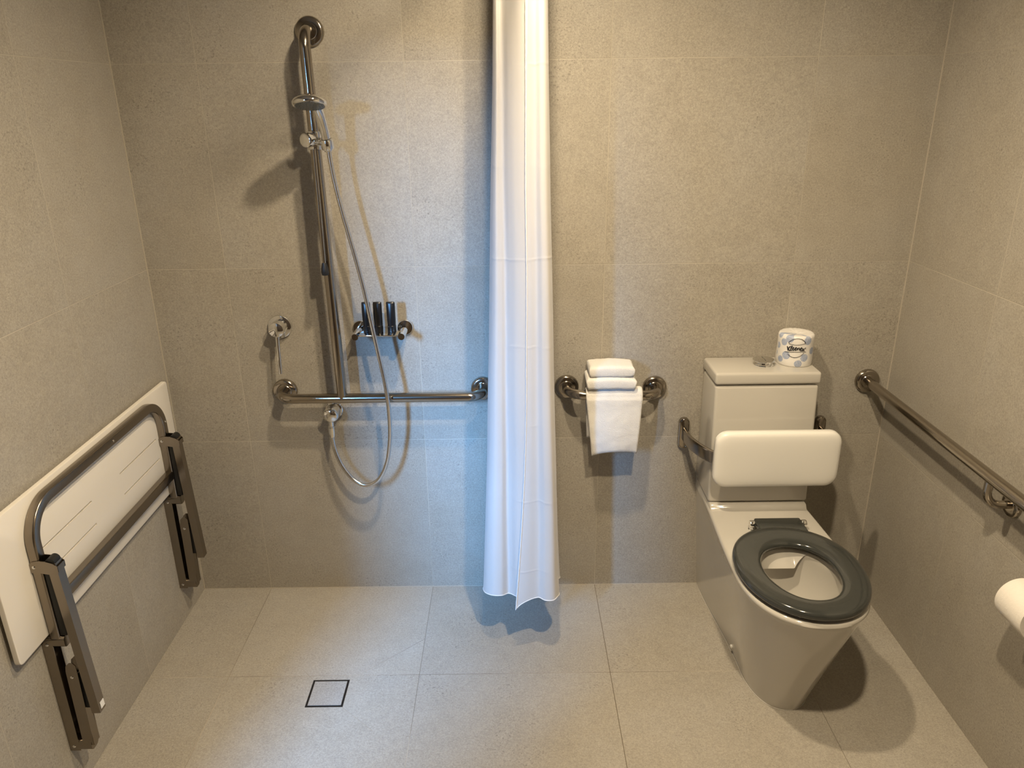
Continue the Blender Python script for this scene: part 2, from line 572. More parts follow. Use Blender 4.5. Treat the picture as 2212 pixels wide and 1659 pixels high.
ot = thing('hose_outlet', 'round chrome wall outlet below the grab rail where the hose ends', 'water outlet', (0.298, 0, 0.716))
obj('wall_plate', lathe([(0, -0.001), (0.0295, -0.001), (0.0295, 0.008), (0.0275, 0.010), (0, 0.010)], (0.300, 0, 0.716), (0, -1, 0)), 'chrome', ot)
obj('cap', lathe([(0, 0.009), (0.0250, 0.009), (0.0258, 0.03), (0.0258, 0.052), (0.0240, 0.0595), (0.0190, 0.0640), (0.010, 0.0655), (0, 0.0660)], (0.299, 0, 0.716), (0, -1, 0)), 'chrome', ot)
obj('spout', lathe([(0, -0.004), (0.009, -0.004), (0.009, 0.018), (0.0115, 0.019), (0.0115, 0.022), (0, 0.022)], (0.2965, -0.053, 0.695), (0, 0, -1), 24), 'chrome', ot)
obj('hose_nut', lathe([(0.0066, 0.0), (0.0100, 0.0), (0.0103, 0.014), (0.0092, 0.034), (0.0070, 0.036)], (0.2962, -0.0545, 0.672), (0, 0, -1), 12), 'chrome', ot, angle=25)

mx = thing('shower_mixer', 'round chrome shower mixer tap with thin lever hanging down', 'mixer tap', (0.150, 0, 1.009))
obj('wall_plate', lathe([(0, -0.001), (0.0385, -0.001), (0.0385, 0.006), (0.0370, 0.009), (0.034, 0.010), (0, 0.010)], (0.150, 0, 1.009), (0, -1, 0)), 'chrome', mx)
obj('knob', lathe([(0, 0.009), (0.0245, 0.009), (0.0245, 0.054), (0.0235, 0.0575), (0.021, 0.059), (0, 0.059)], (0.152, 0, 1.012), (0, -1, 0)), 'chrome', mx)
obj('lever', tube([(0.1525, -0.050, 0.995), (0.1525, -0.056, 0.95), (0.1530, -0.064, 0.868)], 0.0058, 14, scale=lambda t: 1.25 - 0.3 * t), 'chrome', mx)

# ------------------------------------------------------------------ shower shelf and bottles
sh = thing('shower_shelf', 'small chrome shelf on two round posts on the shower wall', 'shelf', (0.485, 0, 0.997))
SZ = 1.004
for x in (0.412, 0.557):
    obj('wall_plate', lathe([(0, -0.001), (0.0255, -0.001), (0.0255, 0.006), (0.0235, 0.0085), (0, 0.0085)], (x, 0, SZ - 0.002), (0, -1, 0)), 'chrome', sh)
    obj('post', lathe([(0, 0.004), (0.0115, 0.004), (0.0115, 0.103), (0.0105, 0.105), (0, 0.105)], (x, 0, SZ - 0.004), (0, -1, 0), 28), 'chrome', sh)
obj('shelf_plate', box(0.418, 0.551, -0.100, -0.006, SZ - 0.004, SZ, 0.001), 'chrome', sh)
BOT = [(0.4455, 'black toiletry bottle on the chrome shelf, the one crossed by the hose'),
       (0.4815, 'black toiletry bottle in the middle of the chrome shelf'),
       (0.523, 'black toiletry bottle on the chrome shelf, farthest from the hose')]
for x, lab in BOT:
    bt = thing('toiletry_bottle', lab, 'bottle', (x, -0.062, SZ), 'black bottles on the shower shelf')
    # standing on its cap, the tube flattening to a crimped top
    n = 28
    bb = bmesh.new()
    rings = []
    for z, rx, ry in ((0.022, 0.0128, 0.0128), (0.040, 0.0136, 0.0134), (0.062, 0.0138, 0.0125), (0.080, 0.0138, 0.0098), (0.0925, 0.0137, 0.0062), (0.0965, 0.0132, 0.0048), (0.0980, 0.0120, 0.0030)):
        rings.append([bb.verts.new((x + rx * math.cos(2 * PI * k / n), -0.062 + ry * math.sin(2 * PI * k / n), SZ + z)) for k in range(n)])
    for r0, r1 in zip(rings, rings[1:]):
        for k in range(n):
            bb.faces.new((r0[k], r0[(k + 1) % n], r1[(k + 1) % n], r1[k]))
    bb.faces.new(rings[-1])
    bb.faces.new(rings[0][::-1])
    obj('body', bb, 'black', bt)
    obj('cap', lathe([(0, 0.0), (0.0125, 0.0), (0.0135, 0.001), (0.0137, 0.0215), (0.0128, 0.0225), (0, 0.0225)], (x, -0.062, SZ), (0, 0, 1), 28), 'black', bt)

# ------------------------------------------------------------------ shower curtain
prof_low = [(0.938, -0.3605), (0.958, -0.3590), (0.980, -0.354), (1.002, -0.370), (1.030, -0.365), (1.047, -0.318), (1.036, -0.262), (1.012, -0.225), (1.030, -0.190), (1.058, -0.160),
            (1.050, -0.115), (1.015, -0.095), (1.042, -0.060), (1.000, -0.030), (0.930, -0.035), (0.850, -0.045), (0.805, -0.085), (0.803, -0.130),
            (0.832, -0.165), (0.810, -0.200), (0.799, -0.250), (0.807, -0.305), (0.830, -0.338), (0.860, -0.342), (0.880, -0.322), (0.893, -0.330), (0.910, -0.351), (0.938, -0.3570), (0.966, -0.3500), (0.990, -0.338)]
prof_top = [(0.9440, -0.3590), (0.954, -0.3570), (0.966, -0.354), (0.977, -0.362), (0.988, -0.352), (0.995, -0.315), (0.984, -0.270), (0.973, -0.235), (0.985, -0.205), (0.998, -0.170),
            (0.990, -0.130), (0.976, -0.105), (0.992, -0.070), (0.975, -0.040), (0.940, -0.040), (0.905, -0.050), (0.884, -0.085), (0.884, -0.130),
            (0.896, -0.165), (0.880, -0.200), (0.873, -0.250), (0.874, -0.300), (0.879, -0.326), (0.884, -0.322), (0.890, -0.328), (0.902, -0.345), (0.918, -0.3525), (0.938, -0.3555), (0.954, -0.3510), (0.968, -0.341)]
lo = catmull([(x, y, 0) for x, y in prof_low], 9)
hi = catmull([(x, y, 0) for x, y in prof_top], 9)
NU = len(lo)
NV = 150


def cpt(i, v, off=0.0):
    """Point of the curtain: i along its folded width, v from hem (0) to track (1)."""
    s = v ** 0.85
    p = lo[i].lerp(hi[i], s)
    e = max(0.0, 1 - i / 17.0)
    front = max(0.0, min(1.0, (-p.y - 0.05) / 0.30))
    zb = 0.100 + 0.105 * front - 0.036 * e ** 2.4
    z = zb + (TRACK - zb) * v
    x = p.x - 0.034 * e * max(0, 1 - v / 0.36) ** 1.5
    y = p.y - 0.010 * e * max(0, 1 - v / 0.3)
    q = V((x * 7, y * 7, z * 3.2))
    amp = 0.006 * (0.35 + 0.65 * (1 - v))
    y += amp * noise.noise(q + V((0, 3, 0)))
    x += amp * 0.5 * noise.noise(q + V((7, 0, 9)))
    return V((x, y - off, z))


ct = thing('shower_curtain', 'white shower curtain bunched against the wall between shower and toilet', 'curtain', (0.93, -0.2, 0.12))
bm = bmesh.new()
grid = [[bm.verts.new(cpt(i, j / NV)) for i in range(NU)] for j in range(NV + 1)]
for j in range(NV):
    for i in range(NU - 1):
        bm.faces.new((grid[j][i], grid[j][i + 1], grid[j + 1][i + 1], grid[j + 1][i]))
dr = obj('drape', bm, 'curtain', ct, angle=180)
bm = bmesh.new()                                      # stitched side hem on the free edge
cols = []
for j in range(NV * 3 + 1):
    v = j / (NV * 3)
    p0, p1 = cpt(0, v, 0.0016), cpt(2, v, 0.0016)
    d = (p1 - p0).normalized()
    wob = 0.0006 * math.sin(v * 520) + 0.0007 * noise.noise(V((v * 90, 1, 2)))
    ring = [p0 + V((0, 0.0005, 0)), p0 - d * (0.0006 + wob) + V((0, 0.0001, 0)), p0 + d * 0.0025 + V((0, -0.0010 - wob, 0)), p0 + d * 0.0065 + V((0, -0.0008, 0)), p0 + d * 0.0085 + V((0, 0.0012, 0))]
    cols.append([bm.verts.new(q) for q in ring])
for a, c in zip(cols, cols[1:]):
    for k in range(4):
        bm.faces.new((a[k], a[k + 1], c[k + 1], c[k]))
obj('side_hem', bm, 'hem', ct, angle=180)
bm = sweep([cpt(i, 0.0) for i in range(NU)], circ(0.0013, 8))
obj('bottom_hem', bm, 'hem', ct, angle=180)

# ------------------------------------------------------------------ towel rail and towels
tr = thing('towel_rail', 'short brushed steel rail holding white towels beside the curtain', 'towel rail', (1.235, 0, RZ0))
obj('tube', tube(fillet([(1.085, -0.004, RZ0 + 0.003), (1.085, RYO, RZ0 + 0.003), (1.380, RYO, RZ0 - 0.004), (1.380, -0.004, RZ0 - 0.004)], 0.050, 14), RR, 24), 'steel', tr)
for x, z in ((1.085, RZ0 + 0.003), (1.380, RZ0 - 0.004)):
    obj('wall_flange', lathe(flange_prof(0.0405), (x, 0, z), (0, -1, 0)), 'steel', tr)


def hung_towel():
    bm = bmesh.new()
    rr = RR + 0.0065
    cz = RZ0
    path = []                                      # (y, z) from front hem over the rail to back hem
    NF = 40
    for k in range(NF):
        t = k / NF
        path.append((RYO - rr - 0.004 - 0.010 * math.sin(t * PI) * (1 - t) - 0.006 * (1 - t), 0.592 + (cz - 0.592) * t))
    for k in range(13):
        a = PI - PI * k / 12
        path.append((RYO + rr * math.cos(a), cz + rr * math.sin(a) * 1.05))
    for k in range(1, 31):
        t = k / 30
        path.append((RYO + rr - 0.002 * t, cz - (cz - 0.628) * t))
    NX = 46
    th = 0.0055
    L = len(path)
    for side in (0, 1):
        vs = []
        for i, (y, z) in enumerate(path):
            a, c = path[max(i - 1, 0)], path[min(i + 1, L - 1)]
            ty, tz = c[0] - a[0], c[1] - a[1]
            l = math.hypot(ty, tz)
            ny, nz = -tz / l, ty / l
            row = []
            for j in range(NX + 1):
                s = j / NX
                if i < NF:
                    t = i / NF
                    x0, x1 = 1.163 - 0.022 * t, 1.312 + 0.012 * t
                else:
                    t = (i - NF) / (L - NF)
                    x0, x1 = 1.141 + 0.012 * max(0, t - .2), 1.324 - 0.02 * max(0, t - .2)
                x = x0 + (x1 - x0) * s
                ed = min(s, 1 - s, i / 60.0, (L - 1 - i) / 60.0)
                tt = th * min(1, 0.35 + ed * 22) * (1 if side else -1)
                q = V((x * 40, y * 40, z * 40))
                nn = 0.0013 * noise.noise(q) + 0.0007 * noise.noise(q * 4 + V((side * 9, 0, 0)))
                wave = 0.0
                zz = z
                if i < NF:
                    tb = 1 - i / NF
                    zz = z + (0.010 * math.sin(s * PI * 1.15 - 0.35) - 0.006 + 0.006 * s) * tb ** 4
                    wave = 0.004 * math.sin(s * 7 + 1.0) * tb
                yy = y - ny * (tt + nn * (1 if side else -1)) * -1 + wave
                row.append(bm.verts.new((x, yy, zz + nz * tt)))
            vs.append(row)
        for i in range(L - 1):
            for j in range(NX):
                q = (vs[i][j], vs[i][j + 1], vs[i + 1][j + 1], vs[i + 1][j])
                bm.faces.new(q if side else q[::-1])
        if side == 0:
            v0 = vs
    for i in range(L - 1):
        bm.faces.new((v0[i][0], vs[i][0], vs[i + 1][0], v0[i + 1][0]))
        bm.faces.new((v0[i][NX], v0[i + 1][NX], vs[i + 1][NX], vs[i][NX]))
    for j in range(NX):
        bm.faces.new((v0[0][j], v0[0][j + 1], vs[0][j + 1], vs[0][j]))
        bm.faces.new((v0[-1][j], vs[-1][j], vs[-1][j + 1], v0[-1][j + 1]))
    return bm


tag(obj('hand_towel', hung_towel(), 'towel', loc=(1.235, RYO, RZ0), angle=180), 'white terry towel hanging over the short rail, lowest of three', 'towel', 'white towels on the rail')


def folded_towel(x0, x1, z0, z1, yf, yb, seed, droop):
    """A towel folded into a flat pad with a fat rounded fold at the front."""
    bm = bmesh.new()
    N, MZ = 48, 40
    hgt = z1 - z0
    loops = []
    for j in range(N + 1):
        s = j / N
        x = x0 + (x1 - x0) * s
        ring = []
        pts = []
        r = hgt / 2
        for k in range(MZ):
            a = 2 * PI * k / MZ
            c, sn = math.cos(a), math.sin(a)
            e = 0.42
            yy = (yf + yb) / 2 + (yb - yf) / 2 * math.copysign(abs(c) ** e, c)
            zz = (z0 + z1) / 2 + r * math.copysign(abs(sn) ** (e + 0.13), sn)
            pts.append((yy, zz))
        edge = min(s, 1 - s)
        sq = min(1.0, 0.72 + edge * 9)
        for k, (yy, zz) in enumerate(pts):
            zz = (z0 + z1) / 2 + (zz - (z0 + z1) / 2) * sq
            q = V((x * 26 + seed, yy * 26, zz * 26))
            dz = 0.0022 * noise.noise(q) + 0.0008 * noise.noise(q * 5)
            dx = 0.004 * noise.noise(V((seed, zz * 60, yy * 30))) * (1 - 2 * s)
            top = 0.004 * math.sin(s * PI) if zz > (z0 + z1) / 2 else 0.0
            ring.append(bm.verts.new((x + dx, yy + dz, max(zz + dz * 0.6 + top - droop * s * (1 if zz > (z0 + z1) / 2 else 0), z0 - 0.0005))))
        loops.append(ring)
    for a, c in zip(loops, loops[1:]):
        for k in range(MZ):
            bm.faces.new((a[k], a[(k + 1) % MZ], c[(k + 1) % MZ], c[k]))
    bm.faces.new(loops[0][::-1])
    bm.faces.new(loops[-1])
    return bm


ZT = RZ0 + RR + 0.0125
for (x0, x1, z0, z1, yf, yb, sd, dp, lab) in (
        (1.142, 1.300, ZT - 0.001, ZT + 0.040, -0.114, -0.012, 3, 0.002, 'white folded towel resting on the rail between two other towels'),
        (1.150, 1.294, ZT + 0.0395, ZT + 0.0770, -0.107, -0.012, 11, 0.001, 'white folded towel on top of the towel stack, topmost of three')):
    tag(obj('folded_towel', folded_towel(x0, x1, z0, z1, yf, yb, sd, dp), 'towel', loc=((x0 + x1) / 2, -0.06, z0), angle=180), lab, 'towel', 'white towels on the rail')

# ------------------------------------------------------------------ toilet
TX = 1.702
PT = 0.430
to = thing('toilet', 'white close coupled toilet with open dark grey seat', 'toilet', (TX, -0.35, 0))


def pan_outline(wb, wf, ys, yt, n=26, e=2.25):
    pts = []
    for k in range(9):
        pts.append((-wb + 2 * wb * k / 8, 0.0))           # along the wall
    for k in range(1, 12):
        t = k / 12
        pts.append((wb + (wf - wb) * (3 * t * t - 2 * t ** 3), ys * t))
    for k in range(2 * n + 1):
        a = PI * k / (2 * n)
        c, s = math.cos(a), math.sin(a)
        pts.append((wf * math.copysign(abs(c) ** (2 / e), c), ys + (yt - ys) * abs(s) ** (2 / e)))
    for k in range(11, 0, -1):
        t = k / 12
        pts.append((-(wb + (wf - wb) * (3 * t * t - 2 * t ** 3)), ys * t))
    return pts


BC = (0.0, -0.590)


def add_rings(bm, rings):
    vs = [[bm.verts.new(p) for p in r] for r in rings]
    m = len(vs[0])
    for a, c in zip(vs, vs[1:]):
        for k in range(m):
            bm.faces.new((a[k], a[(k + 1) % m], c[(k + 1) % m], c[k]))
    return vs


bot = dict(wb=0.122, wf=0.092, ys=-0.455, yt=-0.632)
top = dict(wb=0.157, wf=0.176, ys=-0.560, yt=-0.795)


def lerp_out(t):
    return pan_outline(*[bot[k] + (top[k] - bot[k]) * t for k in ('wb', 'wf', 'ys', 'yt')])


rings = []
for z in (0.0, 0.004, 0.03, 0.08, 0.14, 0.20, 0.26, 0.32, 0.37, 0.40, 0.412):
    t = z / PT
    t = t * 0.97 + 0.03 * t * t
    rings.append([(TX + x, y, z) for x, y in lerp_out(t)])
o_top = pan_outline(**{k: top[k] for k in ('wb', 'wf', 'ys', 'yt')})
for ins, z in ((0.0006, 0.419), (0.0025, 0.4248), (0.006, 0.4285), (0.010, PT)):
    f = 1 - ins / 0.17
    rings.append([(TX + x * f, (BC[1] + (y - BC[1]) * (1 - ins / 0.21)) if y < -0.3 else y, z) for x, y in o_top])


def ell(a, b, yc, z):
    out = []
    for x, y in o_top:
        th = math.atan2(y - BC[1], x)
        out.append((TX + a * math.cos(th), yc + b * math.sin(th), z))
    return out


for a, bb_, yc, z in ((0.128, 0.165, -0.590, PT), (0.121, 0.158, -0.590, 0.4285), (0.118, 0.155, -0.590, 0.423), (0.119, 0.155, -0.590, 0.40), (0.118, 0.150, -0.588, 0.37),
                      (0.112, 0.140, -0.585, 0.335), (0.098, 0.122, -0.580, 0.295), (0.076, 0.096, -0.572, 0.258), (0.050, 0.066, -0.562, 0.232), (0.022, 0.03, -0.555, 0.221)):
    rings.append(ell(a, bb_, yc, z))
bm = bmesh.new()
vs = add_rings(bm, rings)
bm.faces.new(vs[-1])
bm.faces.new(vs[0][::-1])
pan = obj('pan', bm, 'porcelain', to, angle=60)
# splash guard: a flat lip across the back of the bowl
bm = bmesh.new()
rows = []
NS = 40
for q in range(NS + 1):
    x = -0.088 + 0.156 * q / NS
    yt = -0.590 + 0.155 * math.sqrt(max(0, 1 - (x / 0.119) ** 2))
    h = max(0.0, min(1.0, (x + 0.088) / 0.012, (0.068 - x) / 0.036))
    rows.append([bm.verts.new((TX + x, yt - 0.001, 0.4245)), bm.verts.new((TX + x * (1 - 0.05 * h), yt - 0.010 * h, 0.4245 - 0.018 * h)),
                 bm.verts.new((TX + x * (1 - 0.12 * h), yt + (-0.478 - yt) * h, 0.4245 - 0.0390 * h)), bm.verts.new((TX + x, yt + 0.004, 0.4260 - 0.034 * h))])
for a, c in zip(rows, rows[1:]):
    for q in range(3):
        bm.faces.new((a[q], a[q + 1], c[q + 1], c[q]))
obj('flush_guard', bm, 'porcelain', to, angle=50)
# cistern: front leans slightly forward towards the pan
CX0, CX1 = 1.5400, 1.8650


def cist(z0, z1, yf0, yf1, x0, x1, bev):
    b = bmesh.new()
    c = [(x0, yf0, z0), (x1, yf0, z0), (x1, -0.004, z0), (x0, -0.004, z0), (x0, yf1, z1), (x1, yf1, z1), (x1, -0.004, z1), (x0, -0.004, z1)]
    v = [b.verts.new(p) for p in c]
    for f in ((3, 2, 1, 0), (4, 5, 6, 7), (0, 1, 5, 4), (1, 2, 6, 5), (2, 3, 7, 6), (3, 0, 4, 7)):
        b.faces.new([v[i] for i in f])
    bmesh.ops.bevel(b, geom=b.edges[:], offset=bev, segments=4, affect='EDGES', profile=0.5)
    return b


obj('cistern', cist(PT + 0.0165, 0.8445, -0.190, -0.163, CX0, CX1, 0.010), 'porcelain', to)
b = bmesh.new()
pf = [(-0.002, PT - 0.02), (-0.232, PT - 0.02), (-0.232, PT - 0.0008), (-0.222, PT - 0.0002), (-0.214, PT + 0.0012), (-0.208, PT + 0.0040), (-0.204, PT + 0.0085), (-0.201, PT + 0.0125), (-0.197, PT + 0.0150), (-0.190, PT + 0.0160), (-0.002, PT + 0.0160)]
add_rings(b, [[(TX + x * sgn_, y, z if i_ < 2 or f_ > 0.99 else z - 0.003) for i_, (y, z) in enumerate(pf)] for x, sgn_, f_ in ((-0.1570, 1, 0.9), (-0.1535, 1, 1.0), (0.1535, 1, 1.0), (0.1570, 1, 0.9))])
for e_ in [f for f in b.faces]:
    pass
bmesh.ops.holes_fill(b, edges=[e for e in b.edges if e.is_boundary], sides=0)
obj('cistern_foot', b, 'porcelain', to, angle=50)
obj('cistern_lid', cist(0.8485, 0.8870, -0.168, -0.166, CX0 - 0.003, CX1 + 0.003, 0.0085), 'porcelain', to)
fb = obj('flush_button', lathe([(0, 0), (0.0310, 0), (0.0318, 0.0015), (0.0305, 0.0040), (0.0240, 0.0060), (0.0225, 0.0100), (0.0250, 0.0130), (0.0340, 0.0148), (0.0346, 0.0160), (0.0338, 0.0174), (0.0200, 0.0192), (0, 0.0198)], (1.7095, -0.082, 0.8865), (0, 0, 1)), 'chrome', to)
obj('button_split', box(1.7091, 1.7099, -0.1030, -0.0610, 0.9030, 0.9064), 'black', fb)
# seat ring
SB = 0.4355
SH = 0.031
bm = bmesh.new()
NA, NR = 96, 22
so = dict(a=0.1765, yf=-0.796, yb=-0.362)
si = dict(a=0.1010, yf=-0.722, yb=-0.456)


def sell(d, th, e=2.1):
    c, s = math.cos(th), math.sin(th)
    yc = (d['yf'] + d['yb']) / 2 + 0.012
    bf = (d['yb'] - yc) if s > 0 else (yc - d['yf'])
    return V((d['a'] * math.copysign(abs(c) ** (2 / e), c), yc + bf * math.copysign(abs(s) ** (2 / e), s), 0))


vs = []
for k in range(NA):
    th = 2 * PI * k / NA
    po, pi_ = sell(so, th), sell(si, th)
    ring = []
    for j in range(NR):
        ph = 2 * PI * j / NR
        c, s = math.cos(ph), math.sin(ph)
        cc = math.copysign(abs(c) ** 0.72, c)
        t = 0.5 + 0.5 * cc
        p = pi_.lerp(po, t)
        zz = SB + SH * 0.42 + (SH * 0.58 if s > 0 else SH * 0.42) * math.copysign(abs(s) ** 0.72, s)
        zz -= 0.004 * (1 - t) * (1 if s > 0 else 0)
        ring.append(bm.verts.new((TX + p.x, p.y, zz)))
    vs.append(ring)
for k in range(NA):
    a, c = vs[k], vs[(k + 1) % NA]
    for j in range(NR):
        bm.faces.new((a[j], a[(j + 1) % NR], c[(j + 1) % NR], c[j]))
SX = TX + 0.020
seat = obj('seat_ring', bm, 'seat', to, angle=180)
b = box(SX - 0.072, SX + 0.072, -0.398, -0.316, SB + 0.006, SB + 0.0272, 0.006, 3)
obj('seat_tab', b, 'seat', seat)
for s in (-1, 1):
    x = SX + s * 0.080
    b = lathe([(0, -0.0075), (0.0105, -0.0075), (0.0115, -0.006), (0.0115, 0.006), (0.0105, 0.0075), (0, 0.0075)], (x, -0.332, SB + 0.014), (1, 0, 0), 24)
    lathe([(0.0105, 0.0), (0.0105, 0.003), (0.008, 0.004), (0.0075, 0.016), (0, 0.016)], (x, -0.332, PT - 0.0005), (0, 0, 1), 20, b)
    obj('hinge', b, 'chrome', seat)
obj('bolt_cap', lathe([(0, 0.006), (0.004, 0.0055), (0.007, 0.003), (0.0078, -0.004), (0, -0.004)], (TX - 0.0995, -0.385, 0.028), (-0.97, -0.06, -0.2), 20), 'cap', to)
for s in (-1, 1):
    x0_, y0_ = TX + s * 0.1235, -0.002
pts = [(TX + x * 1.0 - (0.002 if x < 0 else -0.002), y, 0.0012) for x, y in lerp_out(0)[9:] ]
obj('silicone_bead', sweep(pts, circ(0.0013, 8)), 'porcelain', to)

# ------------------------------------------------------------------ backrest behind the toilet user
PX, PZ = 1.7270, 0.6290
br = thing('toilet_back_support', 'white padded backrest on curved steel arms in front of the cistern', 'backrest', (PX, 0, 0.615))
b = bmesh.new()
outl = rrect(0.392, 0.188, 0.040, 10)
rr_ = []
for ins, y in ((0.004, -0.228), (0.0, -0.232), (0.0, -0.246), (0.002, -0.2515), (0.006, -0.2555), (0.014, -0.258), (0.03, -0.2592), (0.06, -0.2598)):
    fx, fz = 1 - ins / 0.196, 1 - ins / 0.094
    rr_.append([(PX + x * fx, y, PZ + z * fz) for x, z in outl])
vs = add_rings(b, rr_)
b.faces.new(vs[0][::-1])
b.faces.new(vs[-1])
obj('pad', b, 'pad', br, angle=50)
for s in (-1, 1):
    xw = 1.488 if s < 0 else 1.953
    # rounded upright wall plate
    pl = bmesh.new()
    o2 = rrect(0.036, 0.112, 0.0178, 8)
    vs = add_rings(pl, [[(xw + x * f, y, 0.616 + z * (1 - (1 - f) * 0.36)) for x, z in o2] for f, y in ((1, 0.001), (1, -0.010), (0.96, -0.0135), (0.86, -0.0145), (0.80, -0.0135), (0.74, -0.0145))])
    pl.faces.new(vs[0][::-1])
    pl.faces.new(vs[-1])
    obj('wall_plate', pl, 'steel', br)
    path = catmull([(xw, -0.010, 0.616), (xw + s * -0.002, -0.055, 0.616), (xw - s * 0.010, -0.105, 0.616), (xw - s * 0.030, -0.160, 0.616), (xw - s * 0.058, -0.205, 0.616), (xw - s * 0.095, -0.228, 0.616), (xw - s * 0.16, -0.2295, 0.616)], 8)
    obj('arm', sweep(path, rrect(0.016, 0.046, 0.0076, 5), up=(0, 0, 1)), 'steel', br)

# ------------------------------------------------------------------ wrapped toilet roll on the cistern
WX, WY, WZ, WR, WH = 1.8120, -0.0640, 0.8872, 0.0560, 0.100
k = NT('printed tissue wrapper')
k.set(**{'Roughness': 0.38, 'Specular IOR Level': 0.4})
geo = k.n('ShaderNodeNewGeometry').outputs['Position']
sep = k.n('ShaderNodeSeparateXYZ')
k.link(geo, sep.inputs[0])
PH0 = math.atan2(-2.387 - WY, 0.90 - WX)
ang = k.math('ARCTAN2', k.math('SUBTRACT', sep.outputs[1], WY), k.math('SUBTRACT', sep.outputs[0], WX))
sx = k.math('MULTIPLY', k.math('SUBTRACT', ang, PH0), WR)
sz = k.math('SUBTRACT', sep.outputs[2], WZ)
mask = None
UZ = 1.02e-4


def wrap_u(px):
    return WR * math.asin(max(-0.98, min(0.98, (px - 890) / 612.0)))


dots = [(690, 500, 0.0115), (515, 640, 0.0100), (1295, 545, 0.0120), (625, 1045, 0.0115), (455, 1200, 0.0092), (1225, 1085, 0.0110), (1050, 1275, 0.0105), (345, 800, 0.009), (370, 440, 0.010), (1440, 900, 0.010), (300, 1050, 0.009)]
for px, py, r in dots:
    dx = k.math('SUBTRACT', sx, wrap_u(px))
    dz = k.math('SUBTRACT', sz, (1400 - py) * UZ)
    dd = k.math('SQRT', k.math('ADD', k.math('MULTIPLY', dx, dx), k.math('MULTIPLY', dz, dz)))
    mk = k.ramp(dd, r * 1.16 - 0.001, r * 1.16 + 0.0005, 1.0, 0.0)
    mask = mk if mask is None else k.math('MAXIMUM', mask, mk)
vor = k.noise(geo, 420, 2, 0.6)
mask = k.math('MULTIPLY', mask, k.ramp(vor, 0.36, 0.56, 0.55, 1.0))
k.link(k.mix(mask, (0.76, 0.745, 0.725), (0.31, 0.375, 0.54)), k.b.inputs['Base Color'])
k.bump(k.noise(geo, 90, 4, 0.6), 0.4, 0.0025)
roll = thing('wrapped_toilet_roll', 'wrapped spare toilet roll with pale blue dots standing on the cistern', 'toilet roll', (WX, WY, WZ))
bm = bmesh.new()
NA = 72
rings = []
prof = [(0.90, 0.0), (0.965, 0.0), (1.0, 0.004), (1.012, 0.02), (1.0, 0.04), (0.985, 0.06), (0.99, 0.08), (0.985, 0.092), (0.945, 0.0985), (0.86, 0.1010), (0.66, 0.0998), (0.42, 0.0985), (0.30, 0.0975), (0.16, 0.0955)]
for f, h in prof:
    ring = []
    for a in range(NA):
        th = 2 * PI * a / NA
        c, s = math.cos(th), math.sin(th)
        nn = noise.noise(V((c * 3, s * 3, h * 30)))
        cr = 0.010 * noise.noise(V((th * 6, h * 60, 2))) if h > 0.088 else 0.004 * nn
        rad = WR * (f + cr)
        zz = h + (0.0018 * noise.noise(V((c * 6, s * 6, f * 9))) if h > 0.085 else 0)
        ring.append((WX + rad * c, WY + rad * s, WZ + zz))
    rings.append(ring)
vs = add_rings(bm, rings)
bm.faces.new(vs[0][::-1])
bm.faces.new(vs[-1])
obj('wrapper', bm, k.m, roll, angle=180)


def on_roll(px, py, lift=0.0007):
    px, py = 934 + (px - 945) * 1.13, 772 + (py - 795) * 1.10 - (px - 945) * 0.11
    u = wrap_u(px) / WR + PH0
    z = (1400 - py) * UZ
    rad = WR * 1.012 + lift
    return V((WX + rad * math.cos(u), WY + rad * math.sin(u), WZ + z)), V((math.cos(u), math.sin(u), 0))


def ribbon(bm, pts, wid):
    """A printed stroke lying on the wrapper; points in label units."""
    P = [V((p[0], p[1], 0)) for p in pts]
    P = catmull(P, 6) if len(P) > 2 else [P[0].lerp(P[1], i / 8) for i in range(9)]
    prev = None
    for i, p in enumerate(P):
        d = (P[min(i + 1, len(P) - 1)] - P[max(i - 1, 0)])
        d = d.normalized() if d.length > 1e-6 else V((1, 0, 0))
        nrm = V((-d.y, d.x, 0)) * (wid / 2)
        cur = (bm.verts.new(on_roll(*(p + nrm).xy)[0]), bm.verts.new(on_roll(*(p - nrm).xy)[0]))
        if prev:
            bm.faces.new((prev[0], prev[1], cur[1], cur[0]))
        prev = cur


bm = bmesh.new()
LW = 27
ribbon(bm, [(690, 742), (705, 800), (722, 868)], LW + 4)                                                                  # K
ribbon(bm, [(778, 728), (748, 772), (712, 812)], LW)
ribbon(bm, [(712, 806), (742, 838), (768, 862), (788, 852)], LW)
ribbon(bm, [(788, 852), (806, 800), (826, 742), (818, 724), (802, 744), (794, 806), (806, 856), (830, 848)], LW - 4)        # l
for x0 in (838, 908):                                                                                                     # e e
    ribbon(bm, [(x0 - 8, 826), (x0 + 26, 806), (x0 + 42, 780), (x0 + 26, 768), (x0 + 8, 790), (x0 + 6, 832), (x0 + 26, 852), (x0 + 52, 836), (x0 + 64, 822)], LW - 4)
ribbon(bm, [(976, 782), (984, 820), (988, 852)], LW - 3)                                                                  # n
ribbon(bm, [(988, 826), (1008, 792), (1026, 788), (1034, 816), (1040, 850), (1056, 844)], LW - 4)
ribbon(bm, [(1050, 840), (1082, 822), (1100, 800), (1088, 784), (1068, 802), (1064, 846), (1082, 872), (1110, 862), (1126, 846)], LW - 4)   # e
ribbon(bm, [(1122, 806), (1140, 838), (1160, 878), (1180, 884)], LW - 3)                                                  # x
ribbon(bm, [(1212, 806), (1168, 838), (1116, 888)], LW - 4)
obj('brand_lettering', bm, 'ink', roll, smooth=False)
bm = bmesh.new()
cx, cy, R = 942, 792, 278
ribbon(bm, [(cx + R * math.cos(math.radians(a)), cy - R * math.sin(math.radians(a))) for a in range(28, 153, 6)], 13)
